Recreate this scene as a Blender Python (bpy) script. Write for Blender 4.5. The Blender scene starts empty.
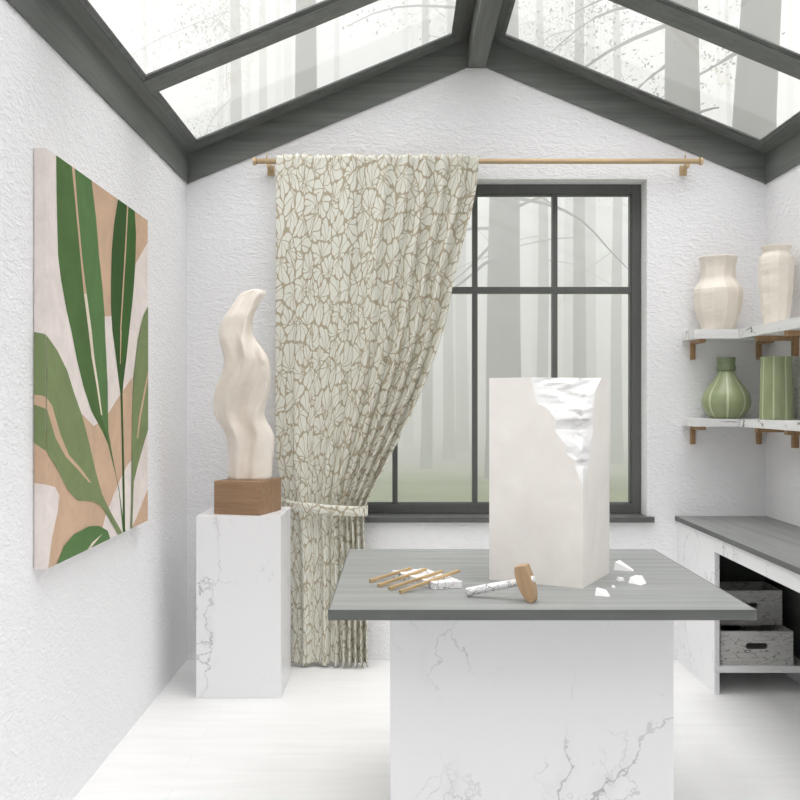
import bpy, bmesh, math, random
from math import sin, cos, pi, radians, atan2, sqrt
from mathutils import Vector, Matrix, noise
C = bpy.context.scene.collection
SC = bpy.context.scene

# ---------------------------------------------------------------- camera, world, exposure
cam_data = bpy.data.cameras.new('camera'); cam = bpy.data.objects.new('camera', cam_data); C.objects.link(cam)
cam_data.sensor_width = 36.0; cam_data.lens = 950 / 800 * 36; cam_data.clip_start = 0.05; cam_data.clip_end = 400
cam.location = (0, 0, 1.37); cam.rotation_euler = (pi / 2, 0, 0)
SC.camera = cam

world = bpy.data.worlds.new('world'); SC.world = world; world.use_nodes = True
WN = world.node_tree
WN.nodes.clear()
_out = WN.nodes.new('ShaderNodeOutputWorld'); _bg = WN.nodes.new('ShaderNodeBackground')
_tc = WN.nodes.new('ShaderNodeTexCoord'); _sx = WN.nodes.new('ShaderNodeSeparateXYZ'); _rp = WN.nodes.new('ShaderNodeValToRGB')
WN.links.new(_tc.outputs['Generated'], _sx.inputs[0]); WN.links.new(_sx.outputs[2], _rp.inputs[0])
WN.links.new(_rp.outputs[0], _bg.inputs[0]); WN.links.new(_bg.outputs[0], _out.inputs[0])
_e = _rp.color_ramp.elements        # an overcast sky: the zenith far brighter than the horizon
_e[0].position = 0.0; _e[0].color = (0.11, 0.11, 0.11, 1)
_e[1].position = 1.0; _e[1].color = (1.0, .995, 1.0, 1)
_m = _e.new(0.45); _m.color = (0.175, 0.174, 0.176, 1)
_m2 = _e.new(0.72); _m2.color = (0.62, 0.617, 0.622, 1)
_bg.inputs[1].default_value = 5.85
SC.view_settings.view_transform = 'Standard'; SC.view_settings.look = 'None'
SC.view_settings.exposure = 0.0; SC.view_settings.gamma = 1.0; SC.view_settings.use_curve_mapping = False
SC.cycles.use_denoising = True
SC.cycles.max_bounces = 14; SC.cycles.diffuse_bounces = 8; SC.cycles.volume_bounces = 10; SC.cycles.transparent_max_bounces = 16
SC.cycles.caustics_reflective = False; SC.cycles.caustics_refractive = False
SC.cycles.volume_step_rate = 4

# ---------------------------------------------------------------- node helpers
class NT:
    def __init__(s, name):
        s.m = bpy.data.materials.new(name); s.m.use_nodes = True; s.t = s.m.node_tree; s.t.nodes.clear()
        s.out = s.n('OutputMaterial')
    def n(s, typ, ins=None, **kw):
        nd = s.t.nodes.new('ShaderNode' + typ)
        for k, v in kw.items(): setattr(nd, k, v)
        for k, v in (ins or {}).items(): s.set(nd.inputs[k], v)
        return nd
    def set(s, inp, v):
        if hasattr(v, 'is_linked') or isinstance(v, bpy.types.NodeSocket): s.t.links.new(v, inp)
        else:
            try: inp.default_value = v
            except Exception: inp.default_value = (v[0], v[1], v[2], 1) if len(v) == 3 else v
    def math(s, op, a, b=0.0, c=0.0, clamp=False):
        nd = s.n('Math', {0: a, 1: b, 2: c}, operation=op); nd.use_clamp = clamp; return nd.outputs[0]
    def vmath(s, op, a, b=(0, 0, 0)):
        nd = s.n('VectorMath', {0: a, 1: b}, operation=op); return nd.outputs[0]
    def jitter(s, v, noise_color, amp):
        c = s.vmath('SUBTRACT', noise_color, (.5, .5, .5)); nd = s.n('VectorMath', {0: c, 'Scale': amp}, operation='SCALE')
        return s.vmath('ADD', v, nd.outputs[0])
    def coord(s, which='Object', scale=(1, 1, 1), rot=(0, 0, 0)):
        return s.n('Mapping', {'Vector': s.n('TexCoord').outputs[which], 'Scale': scale, 'Rotation': rot}).outputs[0]
    def noise(s, vec, scale, detail=4, rough=.5, dist=0.0, out=0):
        return s.n('TexNoise', {'Vector': vec, 'Scale': scale, 'Detail': detail, 'Roughness': rough, 'Distortion': dist}).outputs[out]
    def ramp(s, f, stops, interp='LINEAR'):
        r = s.n('ValToRGB', {0: f}); e = r.color_ramp.elements; r.color_ramp.interpolation = interp
        while len(e) < len(stops): e.new(.5)
        for el, (p, c) in zip(e, stops): el.position = p; el.color = (*c, 1) if len(c) == 3 else c
        return r.outputs[0]
    def mix(s, f, a, b, blend='MIX'):
        nd = s.n('Mix', data_type='RGBA', blend_type=blend)
        s.set(nd.inputs[0], f); s.set(nd.inputs[6], a if not isinstance(a, tuple) else (*a, 1)); s.set(nd.inputs[7], b if not isinstance(b, tuple) else (*b, 1))
        return nd.outputs[2]
    def smooth(s, x, lo, hi):
        nd = s.n('MapRange', {0: x, 1: lo, 2: hi, 3: 0.0, 4: 1.0}, interpolation_type='SMOOTHSTEP'); return nd.outputs[0]
    def bump(s, h, strength=.3, dist=.01):
        return s.n('Bump', {'Height': h, 'Strength': strength, 'Distance': dist}).outputs[0]
    def principled(s, color, rough=.6, normal=None, **kw):
        ins = {'Base Color': (*color, 1) if isinstance(color, tuple) else color, 'Roughness': rough}
        p = s.n('BsdfPrincipled', ins)
        if normal is not None: s.set(p.inputs['Normal'], normal)
        for k, v in kw.items(): s.set(p.inputs[k], v)
        s.t.links.new(p.outputs[0], s.out.inputs[0]); return s.m

def sr(r, g, b):
    f = lambda c: c / 255 / 12.92 if c <= 10 else ((c / 255 + .055) / 1.055) ** 2.4
    return (f(r), f(g), f(b))

# ---------------------------------------------------------------- materials
def m_plaster():
    t = NT('white_plaster'); v = t.coord('Object')
    st = t.coord('Object', (22, 22, 48))
    h1 = t.noise(st, 1.0, 4, .55, 1.2); h2 = t.noise(v, 70, 3, .6, .4)
    h = t.math('ADD', t.smooth(h1, .35, .75), t.math('MULTIPLY', h2, .35))
    return t.principled((.865, .865, .875), .85, t.bump(h, .38, .012), **{'Specular IOR Level': .2})
def m_floor():
    t = NT('whitewashed_floor'); v = t.coord('Object', (1.2, 9, 1)); n = t.noise(v, 2.2, 5, .6, .3)
    br = t.n('TexBrick', {'Vector': t.coord('Object', (1, 1, 1)), 'Scale': 1.0, 'Mortar Size': .0015, 'Brick Width': 1.6, 'Row Height': .16,
              'Color1': (1, 1, 1, 1), 'Color2': (.985, .985, .98, 1), 'Mortar': (.93, .93, .92, 1)})
    c = t.mix(1.0, t.ramp(n, [(.3, (.80, .797, .788)), (.7, (.85, .848, .84))]), br.outputs[0], 'MULTIPLY')
    return t.principled(c, .5, **{'Specular IOR Level': .35})
def m_greywood(name, base, axis, rough=.45, cont=.22, spec=.5, coat=0.0):
    t = NT(name); sc = [26, 26, 26]; sc[axis] = 1.5
    v = t.coord('Object', tuple(sc)); n = t.noise(v, 1.0, 6, .62, .25)
    sc2 = [90, 90, 90]; sc2[axis] = 3
    n2 = t.noise(t.coord('Object', tuple(sc2)), 1.0, 3, .6)
    f = t.math('ADD', t.math('MULTIPLY', n, .7), t.math('MULTIPLY', n2, .3))
    lo = tuple(c * (1 - cont) for c in base); hi = tuple(c * (1 + cont) for c in base)
    return t.principled(t.ramp(f, [(.33, lo), (.67, hi)]), rough, t.bump(f, .12, .004), **{'Specular IOR Level': spec, 'Coat Weight': coat, 'Coat Roughness': .16, 'Coat IOR': 1.5})
def m_marble(name='veined_white_marble', scale=1.0, seed=0.0, soft=False):
    t = NT(name); v = t.vmath('ADD', t.coord('Object', (scale, scale, scale)), (seed, seed * 1.7, seed * .6))
    # diagonal veins
    w = t.n('Mapping', {'Vector': v, 'Rotation': (.5, .65, .3), 'Scale': (1.35, 1.35, .62)}).outputs[0]
    w = t.jitter(w, t.noise(v, 3.2, 5, .58, out=1), .55)
    def veins(sc, wd): return t.math('SUBTRACT', 1.0, t.smooth(t.n('TexVoronoi', {'Vector': w, 'Scale': sc}, feature='DISTANCE_TO_EDGE').outputs[0], wd * .2, wd))
    l1 = t.math('MULTIPLY', veins(1.7, .011), t.smooth(t.noise(v, 1.9, 3), .40, .60))
    l2 = t.math('MULTIPLY', veins(4.4, .020), t.smooth(t.noise(v, 2.9, 3), .47, .68))
    halo = t.math('MULTIPLY', veins(1.7, .09), t.smooth(t.noise(v, 3.1, 4), .45, .75))
    f = t.math('ADD', t.math('ADD', t.math('MULTIPLY', l1, .55), t.math('MULTIPLY', l2, .38)), t.math('MULTIPLY', halo, .13), clamp=True)
    c = t.mix(f, (.815, .815, .825), sr(150, 153, 152))
    return t.principled(c, .3, **{'Specular IOR Level': .35})
def m_crackle(name, base, dark, axis, cs=1.0, dens=.5, rough=.6, thin=1.0):
    """white painted wood with fine black cracks along its grain"""
    t = NT(name); sc = [16 * cs] * 3; sc[axis] = 4.2 * cs
    v = t.coord('Object', tuple(sc))
    vd = t.jitter(v, t.noise(v, 1.6, 3, out=1), .6)
    e = t.n('TexVoronoi', {'Vector': vd, 'Scale': 1.0}, feature='DISTANCE_TO_EDGE').outputs[0]
    msk = t.smooth(t.noise(t.coord('Object', (7 * cs, 7 * cs, 7 * cs)), 1.0, 3), .62 - .4 * dens, .74 - .4 * dens)
    cr = t.math('MULTIPLY', t.math('SUBTRACT', 1.0, t.smooth(e, .008 * thin, .045 * thin)), msk)
    sg = [30 * cs] * 3; sg[axis] = 2.0
    g = t.noise(t.coord('Object', tuple(sg)), 1.0, 4, .6)
    c0 = t.ramp(g, [(.3, tuple(x * .86 for x in base)), (.65, base)])
    return t.principled(t.mix(cr, c0, dark), rough, t.bump(t.math('SUBTRACT', 1.0, cr), .2, .004))
def m_wood(name, base, axis, sc=1.0, cont=.25, rough=.55):
    t = NT(name); s = [45 * sc] * 3; s[axis] = 5 * sc
    n = t.noise(t.coord('Object', tuple(s)), 1.0, 5, .6, .3)
    return t.principled(t.ramp(n, [(.3, tuple(c * (1 - cont) for c in base)), (.7, tuple(min(1, c * (1 + cont)) for c in base))]), rough, t.bump(n, .1, .003))
def m_clay(name, lo, hi, sc=9, rough=.6, bump=.12):
    t = NT(name); v = t.coord('Object'); n = t.noise(v, sc, 5, .6, .4); b = t.noise(v, 60, 4, .6)
    return t.principled(t.ramp(n, [(.3, lo), (.7, hi)]), rough, t.bump(t.math('ADD', n, t.math('MULTIPLY', b, .3)), bump, .006))
def m_paint(name, col):
    t = NT(name); v = t.coord('Object'); n = t.noise(v, 6.0, 5, .62, .6); s = t.noise(t.coord('Object'), 40, 3, .7)
    f = t.math('ADD', t.math('MULTIPLY', n, .75), t.math('MULTIPLY', s, .25))
    return t.principled(t.ramp(f, [(.3, tuple(c * .86 for c in col)), (.7, tuple(c * 1.12 for c in col))]), .8, **{'Specular IOR Level': .15})
def m_flat(name, col, rough=.6, **kw):
    t = NT(name); n = t.noise(t.coord('Object'), 30, 3)
    return t.principled(t.ramp(n, [(.3, tuple(c * .94 for c in col)), (.7, tuple(min(1, c * 1.05) for c in col))]), rough, **kw)
def m_glass():
    t = NT('clear_glass'); tr = t.n('BsdfTransparent', {0: (.99, .99, .99, 1)}); gl = t.n('BsdfGlossy', {'Color': (1, 1, 1, 1), 'Roughness': .0})
    lw = t.n('LayerWeight', {'Blend': .5}).outputs['Facing']
    fr = t.math('ADD', .02, t.math('MULTIPLY', .45, t.math('POWER', lw, 5.0))); mx = t.n('MixShader', {0: fr, 1: tr.outputs[0], 2: gl.outputs[0]})
    t.t.links.new(mx.outputs[0], t.out.inputs[0]); return t.m
def m_curtain():
    """pale lobed leaves outlined in taupe, printed on the cloth's own uv"""
    t = NT('leaf_print_cloth'); uv = t.n('TexCoord').outputs['UV']
    uvd = t.jitter(uv, t.noise(uv, 9, 2, .5, 0, out=1), .05)
    # every cell holds one fan leaf: its lobes spread from a stem point near the cell's rim
    v0 = t.vmath('MULTIPLY', uvd, (1.0, .74, 1.0)); scale = 12.2; k = 9.5
    f1 = t.n('TexVoronoi', {'Vector': v0, 'Scale': scale, 'Randomness': .9}, feature='F1', voronoi_dimensions='2D')
    ed = t.n('TexVoronoi', {'Vector': v0, 'Scale': scale, 'Randomness': .9}, feature='DISTANCE_TO_EDGE', voronoi_dimensions='2D').outputs[0]
    scl = t.n('SeparateColor', {0: f1.outputs['Color']})
    th = t.math('MULTIPLY', scl.outputs[0], 6.2832)
    off = t.n('CombineXYZ', {0: t.math('MULTIPLY', t.math('COSINE', th), .034), 1: t.math('MULTIPLY', t.math('SINE', th), .034)}).outputs[0]
    loc = t.vmath('ADD', t.vmath('SUBTRACT', v0, f1.outputs['Position']), off)
    sx = t.n('SeparateXYZ', {0: loc}); r = t.n('VectorMath', {0: loc}, operation='LENGTH').outputs['Value']
    ang = t.math('ADD', t.math('ARCTAN2', sx.outputs[1], sx.outputs[0]), t.math('MULTIPLY', r, t.math('MULTIPLY', t.math('SUBTRACT', scl.outputs[1], .5), 14.0)))
    fr = t.math('FRACT', t.math('MULTIPLY', ang, k / 6.28318))
    pet = t.math('ABSOLUTE', t.math('SUBTRACT', t.math('MULTIPLY', fr, 2.0), 1.0))       # 0 mid-lobe, 1 at its edge
    sep = t.math('MULTIPLY', t.math('SUBTRACT', 1.0, pet), t.math('MULTIPLY', r, 3.14159 / k))
    tip = t.math('SUBTRACT', t.math('DIVIDE', ed, scale), t.math('MULTIPLY', t.math('POWER', pet, 2.3), .012))
    leaf = t.math('MULTIPLY', t.smooth(sep, .0008, .0030), t.smooth(tip, .0010, .0036))
    vein = t.math('MULTIPLY', t.math('MULTIPLY', pet, r), 3.14159 / k)
    veinm = t.math('MULTIPLY', t.math('SUBTRACT', 1.0, t.smooth(vein, .0003, .0014)), t.math('MULTIPLY', t.smooth(r, .03, .05), .16))
    weave = t.noise(t.n('Mapping', {'Vector': uv, 'Scale': (500, 500, 1)}).outputs[0], 1.0, 2)
    cl = t.mix(t.noise(uv, 25, 3), sr(212, 212, 200), sr(225, 225, 215))
    cb = sr(172, 162, 140)
    c = t.mix(leaf, cb, cl); c = t.mix(veinm, c, cb)
    return t.principled(c, .9, t.bump(weave, .15, .001), **{'Specular IOR Level': .1, 'Sheen Weight': .1})

def m_ground():
    t = NT('lawn_and_leaf_litter'); v = t.coord('Object'); n = t.noise(v, 1.5, 5, .6)
    y = t.n('SeparateXYZ', {0: v}).outputs[1]
    lawn = t.ramp(n, [(.3, (.12, .15, .055)), (.7, (.20, .235, .10))]); litter = t.ramp(n, [(.3, (.14, .13, .12)), (.7, (.22, .21, .19))])
    near = t.math('SUBTRACT', 1.0, t.smooth(t.math('ADD', y, t.math('MULTIPLY', n, 5)), 15.0, 19.0))
    return t.principled(t.mix(near, litter, lawn), .9)
M = {}
M['plaster'] = m_plaster(); M['floor'] = m_floor()
M['beam_x'] = m_greywood('dark_stained_beam_across', sr(110, 113, 109), 0, .6, .25, .3)
M['beam_y'] = m_greywood('dark_stained_beam_lengthwise', sr(102, 105, 101), 1, .6, .25, .3)
M['frame'] = m_greywood('dark_window_frame', sr(90, 92, 89), 2, .38, .1, .5)
M['top_x'] = m_greywood('grey_wood_top_across', sr(139, 141, 139), 0, .42, .24, .5)  # bench top: lit copy of the wood, sheen put into the lighter tone
M['top_y'] = m_greywood('grey_wood_top_lengthwise', sr(132, 134, 131), 1, .42, .26, .5)  # worktop: glare from above is part of this lighter colour
M['edge_x'] = m_greywood('shaded_wood_edge_across', sr(92, 95, 92), 0, .5, .15, .4)  # shaded copy of the bench wood, darkened for its upright edge
M['edge_y'] = m_greywood('shaded_wood_edge_lengthwise', sr(92, 95, 92), 1, .5, .15, .4)  # same darkening for the shaded edge of the worktop
M['marble'] = m_marble(); M['marble_b'] = m_marble('veined_white_marble_pedestal', 1.25, 3.3); M['marble_c'] = m_marble('veined_white_marble_cabinet', 1.2, 7.7)
M['glass'] = m_glass(); M['curtain'] = m_curtain()
M['brass_wood'] = m_wood('pale_gold_wood', sr(192, 168, 130), 0, 1, .12)
M['brown'] = m_wood('brown_wood', sr(150, 119, 90), 0, 1, .2)
M['bracket'] = m_wood('bracket_wood', sr(158, 126, 90), 2, 1, .2)
M['stick'] = m_wood('golden_wood', sr(184, 158, 118), 0, 1.5, .15)
M['mallet_wood'] = m_wood('mallet_wood', sr(172, 143, 110), 2, 1.2, .12)
M['shelf_x'] = m_crackle('cracked_white_wood_across', (.80, .80, .79), (.10, .09, .08), 0, .9, .28)
M['shelf_y'] = m_crackle('cracked_white_wood_lengthwise', (.80, .80, .79), (.10, .09, .08), 1, .9, .28)
M['birch'] = m_crackle('white_birch_bark', (.86, .85, .85), (.03, .025, .03), 1, 3.0, .45)
M['crate'] = m_crackle('crackled_grey_paint', (.60, .59, .57), (.05, .048, .045), 0, 3.0, .55, .6, .7)
M['cream'] = m_clay('cream_stoneware', sr(224, 216, 203), sr(236, 229, 217))
M['sculpt'] = m_clay('cream_carved_stone', sr(222, 212, 200), sr(236, 228, 218), 7, .45, .1)
M['stone'] = m_clay('pale_mottled_stone', sr(228, 223, 217), sr(239, 235, 229), 6, .6, .1)
M['fresh'] = m_clay('fresh_white_stone', (.78, .775, .765), (.82, .815, .80), 12, .6, .15)
M['green'] = m_clay('sage_glaze', sr(137, 147, 108), sr(152, 162, 124), 10, .32, .06)
M['green_line'] = m_flat('pale_sage_line', sr(188, 196, 162), .4)
M['green_dark'] = m_clay('dark_sage_glaze', sr(108, 120, 90), sr(122, 134, 104), 10, .35, .06)
M['dark'] = m_flat('dark_hollow_paint', (.03, .03, .03), .8)
M['GL'] = m_paint('leaf_green', sr(83, 111, 65)); M['GR'] = m_paint('leaf_green_light', sr(91, 123, 76)); M['DG'] = m_paint('leaf_deep_green', sr(58, 88, 45))
M['DGL'] = m_paint('leaf_deep_green_light', sr(64, 99, 49)); M['OL'] = m_paint('leaf_olive', sr(124, 139, 97)); M['TAN'] = m_paint('sand_paint', sr(202, 172, 146))
M['CREAM'] = m_paint('cream_paint', sr(226, 214, 196)); M['canvas'] = m_paint('blush_canvas', sr(229, 219, 214))
M['bark'] = m_clay('grey_bark', (.045, .045, .042), (.075, .074, .07), 5, .9, .3)
M['leaves'] = m_flat('forest_leaves', (.065, .075, .055), .8)
M['grass'] = m_ground()

# ---------------------------------------------------------------- mesh helpers
def obj(name, bm, mats, parent=None, smooth=False, recalc=True):
    if recalc: bmesh.ops.recalc_face_normals(bm, faces=bm.faces)
    me = bpy.data.meshes.new(name); bm.to_mesh(me); bm.free()
    for m in (mats if isinstance(mats, (list, tuple)) else [mats]): me.materials.append(M[m] if isinstance(m, str) else m)
    if smooth:
        for p in me.polygons: p.use_smooth = True
    o = bpy.data.objects.new(name, me); C.objects.link(o)
    if parent: o.parent = parent
    return o
def tag(o, label, cat, group=None, kind=None):
    o['label'] = label; o['category'] = cat
    if group: o['group'] = group
    if kind: o['kind'] = kind
    return o
def thing(name, label, cat, loc=(0, 0, 0), rz=0.0, group=None):
    o = bpy.data.objects.new(name, None); o.empty_display_size = .1; C.objects.link(o); o.location = loc; o.rotation_euler = (0, 0, rz)
    return tag(o, label, cat, group)
def struct(o, label=None, cat=None):
    o['kind'] = 'structure'
    if label: tag(o, label, cat)
    return o
def box(bm, x0, x1, y0, y1, z0, z1, mat=0, bev=0.0):
    vs = [bm.verts.new(p) for p in ((x0, y0, z0), (x1, y0, z0), (x1, y1, z0), (x0, y1, z0), (x0, y0, z1), (x1, y0, z1), (x1, y1, z1), (x0, y1, z1))]
    fs = [bm.faces.new([vs[i] for i in q]) for q in ((0, 3, 2, 1), (4, 5, 6, 7), (0, 1, 5, 4), (1, 2, 6, 5), (2, 3, 7, 6), (3, 0, 4, 7))]
    for f in fs: f.material_index = mat
    if bev:
        es = list({e for f in fs for e in f.edges})
        bmesh.ops.bevel(bm, geom=es, offset=bev, segments=2, affect='EDGES', profile=.6)
    return vs
def nb(): return bmesh.new()
def boxobj(name, dims, mat, parent=None, bev=0.0):
    bm = nb(); box(bm, *dims, bev=bev); return obj(name, bm, mat, parent)
def prism(bm, pts, vec):
    """closed prism: polygon pts (3-D, planar) pushed along vec"""
    a = [bm.verts.new(p) for p in pts]; b = [bm.verts.new(Vector(p) + Vector(vec)) for p in pts]
    n = len(a); bm.faces.new(a); bm.faces.new(list(reversed(b)))
    for i in range(n): bm.faces.new((a[i], b[i], b[(i + 1) % n], a[(i + 1) % n]))
def holed(bm, outer, holes, vec):
    """plate with holes: fill between loops, then give it thickness"""
    loops = []; edges = []
    for lp in [outer] + holes:
        vs = [bm.verts.new(p) for p in lp]; loops.append(vs)
        for i in range(len(vs)): edges.append(bm.edges.new((vs[i], vs[(i + 1) % len(vs)])))
    r = bmesh.ops.triangle_fill(bm, use_beauty=True, use_dissolve=False, edges=edges)
    fs = [g for g in r['geom'] if isinstance(g, bmesh.types.BMFace)]
    ex = bmesh.ops.extrude_face_region(bm, geom=fs)
    bmesh.ops.translate(bm, vec=vec, verts=[g for g in ex['geom'] if isinstance(g, bmesh.types.BMVert)])
def tube(bm, pts, rads, n=12, cap=True):
    rings = []
    for i, p in enumerate(pts):
        p = Vector(p); d = (Vector(pts[min(i + 1, len(pts) - 1)]) - Vector(pts[max(i - 1, 0)])).normalized()
        u = d.orthogonal().normalized() if abs(d.z) < .9 else Vector((1, 0, 0)); u = (u - d * u.dot(d)).normalized(); w = d.cross(u)
        r = rads[i] if isinstance(rads, (list, tuple)) else rads
        rings.append([bm.verts.new(p + r * (cos(2 * pi * k / n) * u + sin(2 * pi * k / n) * w)) for k in range(n)])
    for a, b in zip(rings, rings[1:]):
        for k in range(n): bm.faces.new((a[k], a[(k + 1) % n], b[(k + 1) % n], b[k]))
    if cap: bm.faces.new(list(reversed(rings[0]))); bm.faces.new(rings[-1])
    return rings
def loft(bm, rings, cap0=True, cap1=True, mat=None):
    vs = [[bm.verts.new(p) for p in r] for r in rings]; n = len(vs[0])
    for i, (a, b) in enumerate(zip(vs, vs[1:])):
        for k in range(n):
            f = bm.faces.new((a[k], a[(k + 1) % n], b[(k + 1) % n], b[k]))
            if mat: f.material_index = mat(i, k)
    if cap0: bm.faces.new(list(reversed(vs[0])))
    if cap1: bm.faces.new(vs[-1])
    return vs
def lerp(a, b, t): return a + (b - a) * t
def interp(tab, x):
    if x <= tab[0][0]: return tab[0][1]
    for (x0, y0), (x1, y1) in zip(tab, tab[1:]):
        if x <= x1: return lerp(y0, y1, (x - x0) / (x1 - x0))
    return tab[-1][1]
def smoothtab(tab, x, h):   # a softened reading of a table
    return (interp(tab, x - h) + 2 * interp(tab, x) + interp(tab, x + h)) / 4

# ---------------------------------------------------------------- the room
XL, XR, YB, YF = -1.121, 1.926, 5.0, -1.5
XC = (XL + XR) / 2
EAVE, CREASE, SL = 2.506, 2.66, .415
def roof_z(x): return CREASE + SL * ((x - XL) if x < XC else (XR - x))
struct(boxobj('floor', (XL - .2, XR + .2, YF, YB + .2, -.12, 0), 'floor'), 'white washed plank floor of the studio', 'floor')
TH = .2
# gable wall with the window opening
OX0, OX1, OZ0, OZ1 = -.495, 1.300, .728, 2.533
bm = nb()
drop = EAVE - CREASE
holed(bm, [(XL - TH, YB, 0), (XR + TH, YB, 0), (XR + TH, YB, CREASE - SL * TH + .02), (XC, YB, roof_z(XC) + .02), (XL - TH, YB, CREASE - SL * TH + .02)],
      [[(OX0, YB, OZ0), (OX1, YB, OZ0), (OX1, YB, OZ1), (OX0, YB, OZ1)]], (0, TH, 0))
struct(obj('wall_back', bm, 'plaster'), 'white plaster gable wall around the window', 'wall')
bm = nb(); prism(bm, [(XL - TH, YF, 0), (XR + TH, YF, 0), (XR + TH, YF, CREASE - SL * TH + .02), (XC, YF, roof_z(XC) + .02), (XL - TH, YF, CREASE - SL * TH + .02)], (0, -TH, 0))
struct(obj('added_wall_front', bm, 'plaster'), 'added white plaster gable wall evening the light, facing the window', 'wall')  # unseen wall behind the camera, added to make the light more uniform
struct(boxobj('wall_left', (XL - TH, XL, YF, YB, 0, CREASE), 'plaster'), 'white plaster wall behind the leaf painting', 'wall')
struct(boxobj('wall_right', (XR, XR + TH, YF, YB, 0, CREASE), 'plaster'), 'white plaster wall behind the corner shelves', 'wall')

# roof timbers
def slope_box(bm, side, h0, h1, y0, y1, n0, n1):
    """a bar lying in the roof's slope: h = run from the eave wall, n = height above the slope's underside"""
    def P(h, n): return ((XL + h) if side < 0 else (XR - h), CREASE + SL * h + n)
    q = [P(h0, n0), P(h1, n0), P(h1, n1), P(h0, n1)]
    if side > 0: q.reverse()
    prism(bm, [(x, y0, z) for x, z in q], (0, y1 - y0, 0))
HALF = XC - XL
RB = .046                                                # half width of the ridge beam
EV, RG = .06, RB + .075                                  # width of the bar at the eave, at the ridge
BAY0 = [(YB - .105, 4.083), (3.925, 3.115), (2.957, 2.147), (1.989, 1.179), (1.021, .15)]
trims = 0
def trim(bm, mat, label):
    global trims; trims += 1
    return struct(obj('trim_%d' % trims, bm, mat), label, 'beam')
ft = .009
# fascia boards that close the walls under the glass
for side, nm, x0, x1 in ((-1, 'left', XL, XL + ft), (1, 'right', XR - ft, XR)):
    bm = nb(); box(bm, x0, x1, YF, YB, EAVE, CREASE + .02)
    trim(bm, 'beam_y', 'dark stained eave beam along the top of the %s wall' % nm)
    bm = nb(); s = side
    xa, xb = (XL, XC - RB) if s < 0 else (XR, XC + RB)
    za = EAVE; zb = EAVE + SL * (HALF - RB)
    q = [(xa, YB - ft, za), (xb, YB - ft, zb), (xb, YB - ft, zb + CREASE - EAVE + .02), (xa, YB - ft, za + CREASE - EAVE + .02)]
    prism(bm, q, (0, ft, 0))
    trim(bm, 'beam_x', 'dark stained sloping beam on the %s half of the gable wall' % nm)
    # eave bar, ridge bar, gable bar
    bm = nb(); slope_box(bm, s, -TH, EV, YF, YB + .25, 0, .028)
    trim(bm, 'beam_y', 'dark roof bar over the %s wall at the foot of the glass' % nm)
    bm = nb(); slope_box(bm, s, HALF - RG, HALF - RB, YF, YB + .25, 0, .028)
    trim(bm, 'beam_y', 'dark roof bar beside the ridge on its %s side' % nm)
    bm = nb(); slope_box(bm, s, EV, HALF - RG, BAY0[0][0], YB + .25, 0, .026)
    trim(bm, 'beam_x', 'dark roof bar at the gable end of the %s roof glass' % nm)
    for i in range(len(BAY0) - 1):
        bm = nb(); slope_box(bm, s, EV, HALF - RG, BAY0[i + 1][0], BAY0[i][1], 0, .026)
        trim(bm, 'beam_x', 'dark rafter crossing the %s roof glass, %s from the gable' % (nm, ['first', 'second', 'third', 'fourth', 'fifth'][i]))
for side, nm in ((-1, 'left'), (1, 'right')):
    bm = nb(); slope_box(bm, side, EV, HALF - RG, YF, BAY0[-1][1], .0, .026)
    struct(obj('ceiling_blocker', bm, 'plaster'), 'added opaque slope cutting top light from the %s roof behind the glazed bays' % nm, 'ceiling_blocker')  # out of view, added to block sky light from the bench front
bm = nb(); box(bm, XC - RB, XC + RB, YF, YB + .25, EAVE + SL * (HALF - RB) - .003, roof_z(XC) + .11)
trim(bm, 'beam_y', 'dark ridge beam running along the peak of the roof')
# roof glass, one pane to a bay, with its stepped bead
wn = 1
for side, nm in ((-1, 'left'), (1, 'right')):
    for i, (y1, y0) in enumerate(BAY0):
        wn += 1
        bm = nb(); slope_box(bm, side, EV, HALF - RG, y0, y1, .014, .019)
        g = struct(obj('window_%d' % wn, bm, 'glass'), '%s roof pane, %s from the gable' % (nm, ['first', 'second', 'third', 'fourth', 'fifth', 'sixth'][i]), 'skylight')
        bm = nb(); h0, h1 = EV, HALF - RG
        for (w, na, nb_) in ((.010, .005, .014), (.018, .009, .0138)):
            slope_box(bm, side, h0, h0 + w, y0, y1, na, nb_); slope_box(bm, side, h1 - w, h1, y0, y1, na, nb_)
            slope_box(bm, side, h0 + w, h1 - w, y0, y0 + w, na, nb_); slope_box(bm, side, h0 + w, h1 - w, y1 - w, y1, na, nb_)
        obj('glazing_bead', bm, 'beam_x', g)

# the tall gridded window in the gable wall
w = thing('window_1', 'tall dark framed window divided into eight panes looking on misty woods', 'window', (0, 0, 0)); w['kind'] = 'structure'
FY0, FY1 = 5.12, 5.18
fw = .050
bm = nb()
zb = .758
for q in ((OX0, OX0 + fw, FY0, FY1, zb, OZ1), (OX1 - fw, OX1, FY0, FY1, zb, OZ1), (OX0 + fw, OX1 - fw, FY0, FY1, OZ1 - fw, OZ1), (OX0 + fw, OX1 - fw, FY0, FY1, zb, zb + .052)): box(bm, *q, bev=.003)
iw = .009                                                 # the inner step of the frame
for q in ((OX0 + fw, OX0 + fw + iw, FY0 + .014, FY1 - .01, zb + .05, OZ1 - fw), (OX1 - fw - iw, OX1 - fw, FY0 + .014, FY1 - .01, zb + .05, OZ1 - fw),
          (OX0 + fw, OX1 - fw, FY0 + .014, FY1 - .01, OZ1 - fw - iw, OZ1 - fw), (OX0 + fw, OX1 - fw, FY0 + .014, FY1 - .01, zb + .05, zb + .05 + iw)): box(bm, *q)
obj('window_frame', bm, 'frame', w)
mw = .0145
for x in (-.027, .4045, .836):
    bm = nb(); box(bm, x - mw, x + mw, FY0 + .006, FY1 - .01, zb + .052, OZ1 - fw, bev=.002); obj('muntin', bm, 'frame', w)
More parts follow.
